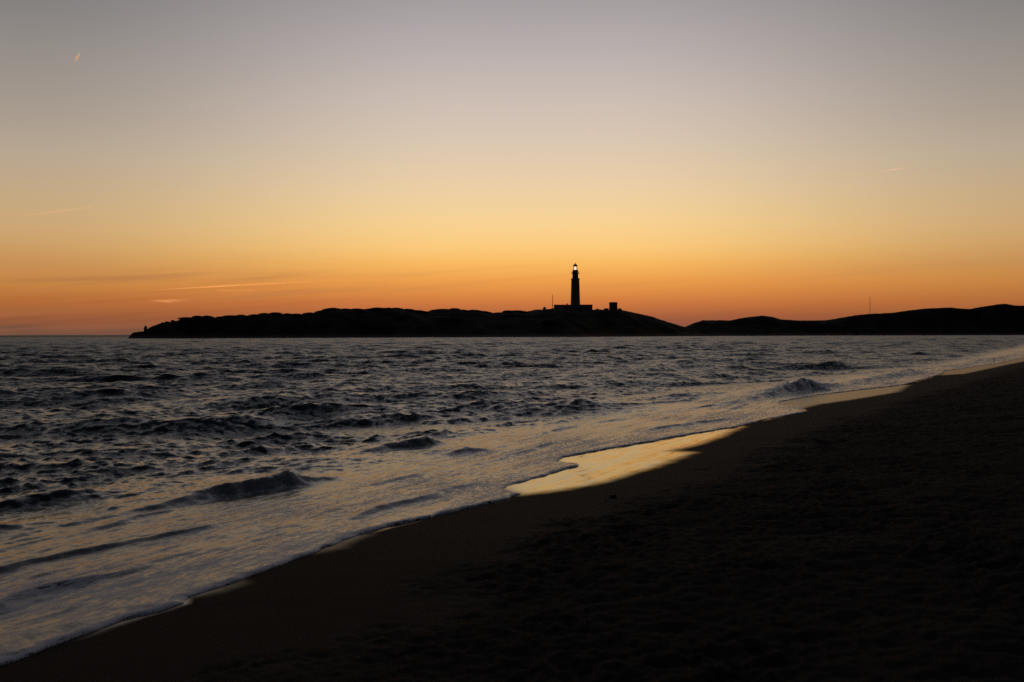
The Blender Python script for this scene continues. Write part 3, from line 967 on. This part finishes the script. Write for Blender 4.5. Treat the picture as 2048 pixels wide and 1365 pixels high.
# ------------------------------------------------------------------ contrails and cloud wisps
def vapour_tube(name, p0, p1, D0, D1, w0, w1, peak, label, wob=0.0, n=60, skew=0.5):
    ts = np.linspace(0, 1, n)
    pts = []
    for t in ts:
        px = p0[0] + (p1[0] - p0[0]) * t; py = p0[1] + (p1[1] - p0[1]) * t + wob * math.sin(t * math.pi)
        pts.append(at(px, py, D0 + (D1 - D0) * t))
    org = pts[n // 2].copy()
    b = MB()
    rad = [max(0.08, math.exp(-((t - skew) / 0.34) ** 2) * (0.85 + 0.15 * math.sin(23 * t) * math.sin(9 * t))) * (w0 + (w1 - w0) * t) * (D0 + (D1 - D0) * t) / FPX / 2 for t in ts]
    b.tube([p - org for p in pts], rad, 10)
    o = b.build(name, M_VAPOUR, None, True); o.location = tuple(org)
    veil = np.repeat([peak * math.exp(-((t - skew) / 0.36) ** 2) * (0.8 + 0.2 * math.sin(23 * t + 1.7) * math.sin(9 * t)) for t in ts], 10)
    at_ = o.data.attributes.new('veil', 'FLOAT', 'POINT'); at_.data.foreach_set('value', veil.astype(np.float32))
    tag(o, label, 'contrail', 'contrails in the sunset sky')
    return o


vapour_tube('contrail', (147, 129), (162, 102), 20000, 21500, 5.6, 4.0, 0.95, 'short bright contrail slanting steeply high in the upper left sky', n=30)
vapour_tube('contrail', (225, 586), (690, 561), 52000, 60000, 3.2, 3.2, 0.24, 'long thin glowing contrail just above the left half of the headland', wob=-1.5, skew=0.5)
vapour_tube('contrail', (-30, 440), (200, 412), 45000, 50000, 10.0, 7.0, 0.085, 'broad faint contrail low at the left edge of the sky', wob=1.0, skew=0.62)
vapour_tube('contrail', (1760, 343), (1850, 331), 30000, 32000, 3.4, 2.6, 0.14, 'very faint short contrail in the right part of the sky', skew=0.35)


def wisp(name, strands, D, label):
    cxs = np.mean([s[0] for s in strands]); cys = np.mean([s[1] for s in strands])
    org = at(cxs, cys, D)
    V = []; F = []; den = []
    for (px, py, w, hh, tilt, pk) in strands:
        nu, nv = 28, 12
        c = at(px, py, D)
        n0 = len(V)
        for i in range(nu + 1):
            t = i / nu * 2 - 1
            env = max(0.02, (1 - t * t)) ** 0.9
            for k in range(nv):
                a = 2 * math.pi * k / nv
                zz = math.sin(a)
                hx = t * w / 2 * D / FPX
                hz = (zz * hh / 2 * env * (1 + 0.35 * math.sin(5 * t + px)) - tilt * t) * D / FPX
                den.append(pk * 0.45 * (1 - t * t) ** 1.3 * (1 - 0.75 * zz * zz))
                V.append(tuple(c - org + np.array([hx, math.cos(a) * w * 0.25 * env * D / FPX, hz])))
        for i in range(nu):
            for k in range(nv):
                F.append((n0 + i * nv + k, n0 + i * nv + (k + 1) % nv, n0 + (i + 1) * nv + (k + 1) % nv, n0 + (i + 1) * nv + k))
    me = bpy.data.meshes.new(name); me.from_pydata(V, [], F); me.update()
    me.polygons.foreach_set('use_smooth', [True] * len(F)); me.materials.append(M_VAPOUR)
    at_ = me.attributes.new('veil', 'FLOAT', 'POINT'); at_.data.foreach_set('value', np.array(den, np.float32))
    o = bpy.data.objects.new(name, me); COL.objects.link(o); o.location = tuple(org)
    tag(o, label, 'cloud', 'cloud wisps over the headland')


wisp('cloud_wisp', [(340, 602.5, 92, 4, 0.6, 0.26), (326, 603.5, 54, 5, 2.2, 0.30), (356, 600.2, 66, 3.4, -0.6, 0.24), (330, 600.5, 60, 3.4, -1.2, 0.22)], 60000,
     'small glowing orange cloud wisp low above the tip of the headland')
wisp('cloud_wisp', [(475, 581, 100, 5, 0.5, 0.11), (490, 580, 70, 4, -0.8, 0.11), (450, 582, 50, 4, 1.0, 0.10)], 60000,
     'pale streak of cloud tucked under the long contrail')

# ------------------------------------------------------------------ small dark scraps on the sand
def clump(px, py, size, seed, label):
    z0 = 0.3
    for _ in range(8):
        x, y = ground(px, py, z0)
        z0 = float(beach_z(base_d(np.array([x]), np.array([y])))[0])
    r = random.Random(seed); b = MB()
    for k in range(16):
        a = r.uniform(0, 6.28); L_ = size * r.uniform(0.4, 1.0); a2 = a + r.uniform(-1, 1)
        pts = [(0.15 * L_ * math.cos(a), 0.15 * L_ * math.sin(a), r.uniform(0.01, 0.03)), (0.5 * L_ * math.cos(a), 0.5 * L_ * math.sin(a), size * r.uniform(0.12, 0.4)), (L_ * 0.9 * math.cos(a2), L_ * 0.9 * math.sin(a2), 0.005)]
        b.tube(pts, [0.012, 0.014, 0.005], 6)
    o = b.build('seaweed_clump', M_WEED, None, True); o.location = (x, y, z0)
    tag(o, label, 'seaweed')


clump(1226, 995, 0.07, 1, 'small dark scrap lying on the damp sand below the glowing wet patch')

# ------------------------------------------------------------------ sky
world = bpy.data.worlds.new('World'); scene.world = world; world.use_nodes = True
nt = world.node_tree; N = nt.nodes; L = nt.links; N.clear()
SUN_AZ = math.atan((1090 - 1024) / FPX)


def ramp(stops):
    c = nd(N, 'ShaderNodeValToRGB'); e = c.color_ramp.elements
    for i, (deg, col) in enumerate(stops):
        p = math.sqrt(max(deg, 0) / 90.0)
        el = e[i] if i < 2 else e.new(p)
        el.position = p; el.color = lin(*col)
    return c


tc = nd(N, 'ShaderNodeTexCoord'); sep = nd(N, 'ShaderNodeSeparateXYZ'); L.new(tc.outputs['Generated'], sep.inputs[0])
el = math_node(N, L, 'ARCSINE', sep.outputs[2])
azm = math_node(N, L, 'ARCTAN2', sep.outputs[0], sep.outputs[1])
daz = math_node(N, L, 'ABSOLUTE', math_node(N, L, 'SUBTRACT', azm, SUN_AZ * 0.6))
# drifts of thin cloud, flat along the horizon
cv = nd(N, 'ShaderNodeCombineXYZ'); L.new(math_node(N, L, 'MULTIPLY', azm, 3.2), cv.inputs[0])
L.new(math_node(N, L, 'MULTIPLY_ADD', el, 70.0, math_node(N, L, 'MULTIPLY', azm, -5.0)), cv.inputs[1])
cn = nd(N, 'ShaderNodeTexNoise'); cn.inputs['Scale'].default_value = 1.0; cn.inputs['Detail'].default_value = 4; L.new(cv.outputs[0], cn.inputs['Vector'])
low = nd(N, 'ShaderNodeMapRange', interpolation_type='SMOOTHSTEP'); L.new(el, low.inputs[0])
low.inputs[1].default_value = 0.09; low.inputs[2].default_value = 0.03; low.inputs[3].default_value = 0.0; low.inputs[4].default_value = 0.030
leftm = nd(N, 'ShaderNodeMapRange', interpolation_type='SMOOTHSTEP'); L.new(azm, leftm.inputs[0])
leftm.inputs[1].default_value = 0.0; leftm.inputs[2].default_value = -0.28; leftm.inputs[3].default_value = 0.25; leftm.inputs[4].default_value = 1.0
dn = math_node(N, L, 'MULTIPLY', math_node(N, L, 'SUBTRACT', cn.outputs['Fac'], 0.5), math_node(N, L, 'MULTIPLY', low.outputs[0], leftm.outputs[0]))
el2 = math_node(N, L, 'MAXIMUM', math_node(N, L, 'ADD', el, dn), 0.0)
pos = math_node(N, L, 'SQRT', math_node(N, L, 'DIVIDE', el2, math.pi / 2))
centre = ramp([(0, (138, 84, 68)), (0.5, (146, 86, 66)), (1.0, (170, 97, 61)), (1.7, (203, 118, 64)), (2.3, (222, 139, 68)), (3.1, (239, 161, 78)), (4.0, (249, 185, 97)), (5.0, (252, 203, 125)),
               (6.3, (248, 210, 146)), (8.0, (238, 208, 163)), (10.5, (221, 201, 177)), (13, (206, 191, 181)), (16, (184, 175, 173)), (18.6, (164, 157, 159)), (25, (130, 129, 136)), (36, (90, 93, 103)), (52, (48, 52, 62)), (90, (30, 34, 44))])
side = ramp([(0, (104, 76, 66)), (0.45, (110, 77, 61)), (0.9, (143, 84, 53)), (1.7, (180, 108, 56)), (2.8, (199, 134, 69)), (3.6, (198, 143, 84)), (4.5, (203, 157, 100)),
             (5.6, (204, 166, 117)), (7.1, (197, 169, 130)), (9.4, (183, 166, 145)), (11.6, (166, 154, 142)), (14.3, (149, 142, 136)), (16.6, (134, 130, 128)), (24, (100, 101, 107)), (36, (72, 75, 84)), (52, (42, 46, 55)), (90, (30, 34, 44))])
anti = ramp([(0, (26, 25, 30)), (6, (34, 31, 38)), (15, (36, 36, 46)), (40, (32, 35, 45)), (90, (30, 34, 44))])
for r_ in (centre, side, anti): L.new(pos, r_.inputs[0])
f1 = nd(N, 'ShaderNodeMapRange', interpolation_type='SMOOTHSTEP'); L.new(daz, f1.inputs[0]); f1.inputs[1].default_value = 0.06; f1.inputs[2].default_value = 0.50
f2 = nd(N, 'ShaderNodeMapRange', interpolation_type='SMOOTHSTEP'); L.new(daz, f2.inputs[0]); f2.inputs[1].default_value = 0.5; f2.inputs[2].default_value = 1.9
mx1 = nd(N, 'ShaderNodeMix', data_type='RGBA'); L.new(f1.outputs[0], mx1.inputs[0]); L.new(centre.outputs[0], mx1.inputs[6]); L.new(side.outputs[0], mx1.inputs[7])
bv = nd(N, 'ShaderNodeMapRange', interpolation_type='SMOOTHSTEP'); L.new(cn.outputs['Fac'], bv.inputs[0])
bv.inputs[1].default_value = 0.46; bv.inputs[2].default_value = 0.66
bw = nd(N, 'ShaderNodeMapRange', interpolation_type='SMOOTHSTEP'); L.new(el, bw.inputs[0])
bw.inputs[1].default_value = 0.085; bw.inputs[2].default_value = 0.05; bw.inputs[3].default_value = 0.0; bw.inputs[4].default_value = 0.42
band = math_node(N, L, 'MULTIPLY', bv.outputs[0], math_node(N, L, 'MULTIPLY', bw.outputs[0], leftm.outputs[0]))
mxb = nd(N, 'ShaderNodeMix', data_type='RGBA'); L.new(band, mxb.inputs[0]); L.new(mx1.outputs[2], mxb.inputs[6]); mxb.inputs[7].default_value = lin(158, 98, 68)
mx1 = mxb
mx2 = nd(N, 'ShaderNodeMix', data_type='RGBA'); L.new(f2.outputs[0], mx2.inputs[0]); L.new(mx1.outputs[2], mx2.inputs[6]); L.new(anti.outputs[0], mx2.inputs[7])
bg = nd(N, 'ShaderNodeBackground'); L.new(mx2.outputs[2], bg.inputs[0]); bg.inputs[1].default_value = 1.0
out = nd(N, 'ShaderNodeOutputWorld'); L.new(bg.outputs[0], out.inputs[0])

# the sun has just set: its light still reaches the high vapour trails from below the sea's horizon
sd = bpy.data.lights.new('sun', 'SUN'); sd.energy = 4.0; sd.angle = math.radians(0.53); sd.color = (1.0, 0.37, 0.08)
so = bpy.data.objects.new('sun', sd); COL.objects.link(so)
SUN_EL = math.radians(-1.5)
dirv = Vector((math.sin(SUN_AZ) * math.cos(SUN_EL), math.cos(SUN_AZ) * math.cos(SUN_EL), math.sin(SUN_EL)))
so.rotation_euler = dirv.to_track_quat('Z', 'Y').to_euler()

# ------------------------------------------------------------------ view
scene.view_settings.view_transform = 'Standard'
scene.view_settings.look = 'None'
scene.view_settings.exposure = 0.0
scene.view_settings.gamma = 1.0
scene.render.engine = 'CYCLES'
scene.cycles.use_denoising = False
scene.cycles.max_bounces = 5
scene.cycles.transparent_max_bounces = 24
scene.cycles.sample_clamp_indirect = 4.0
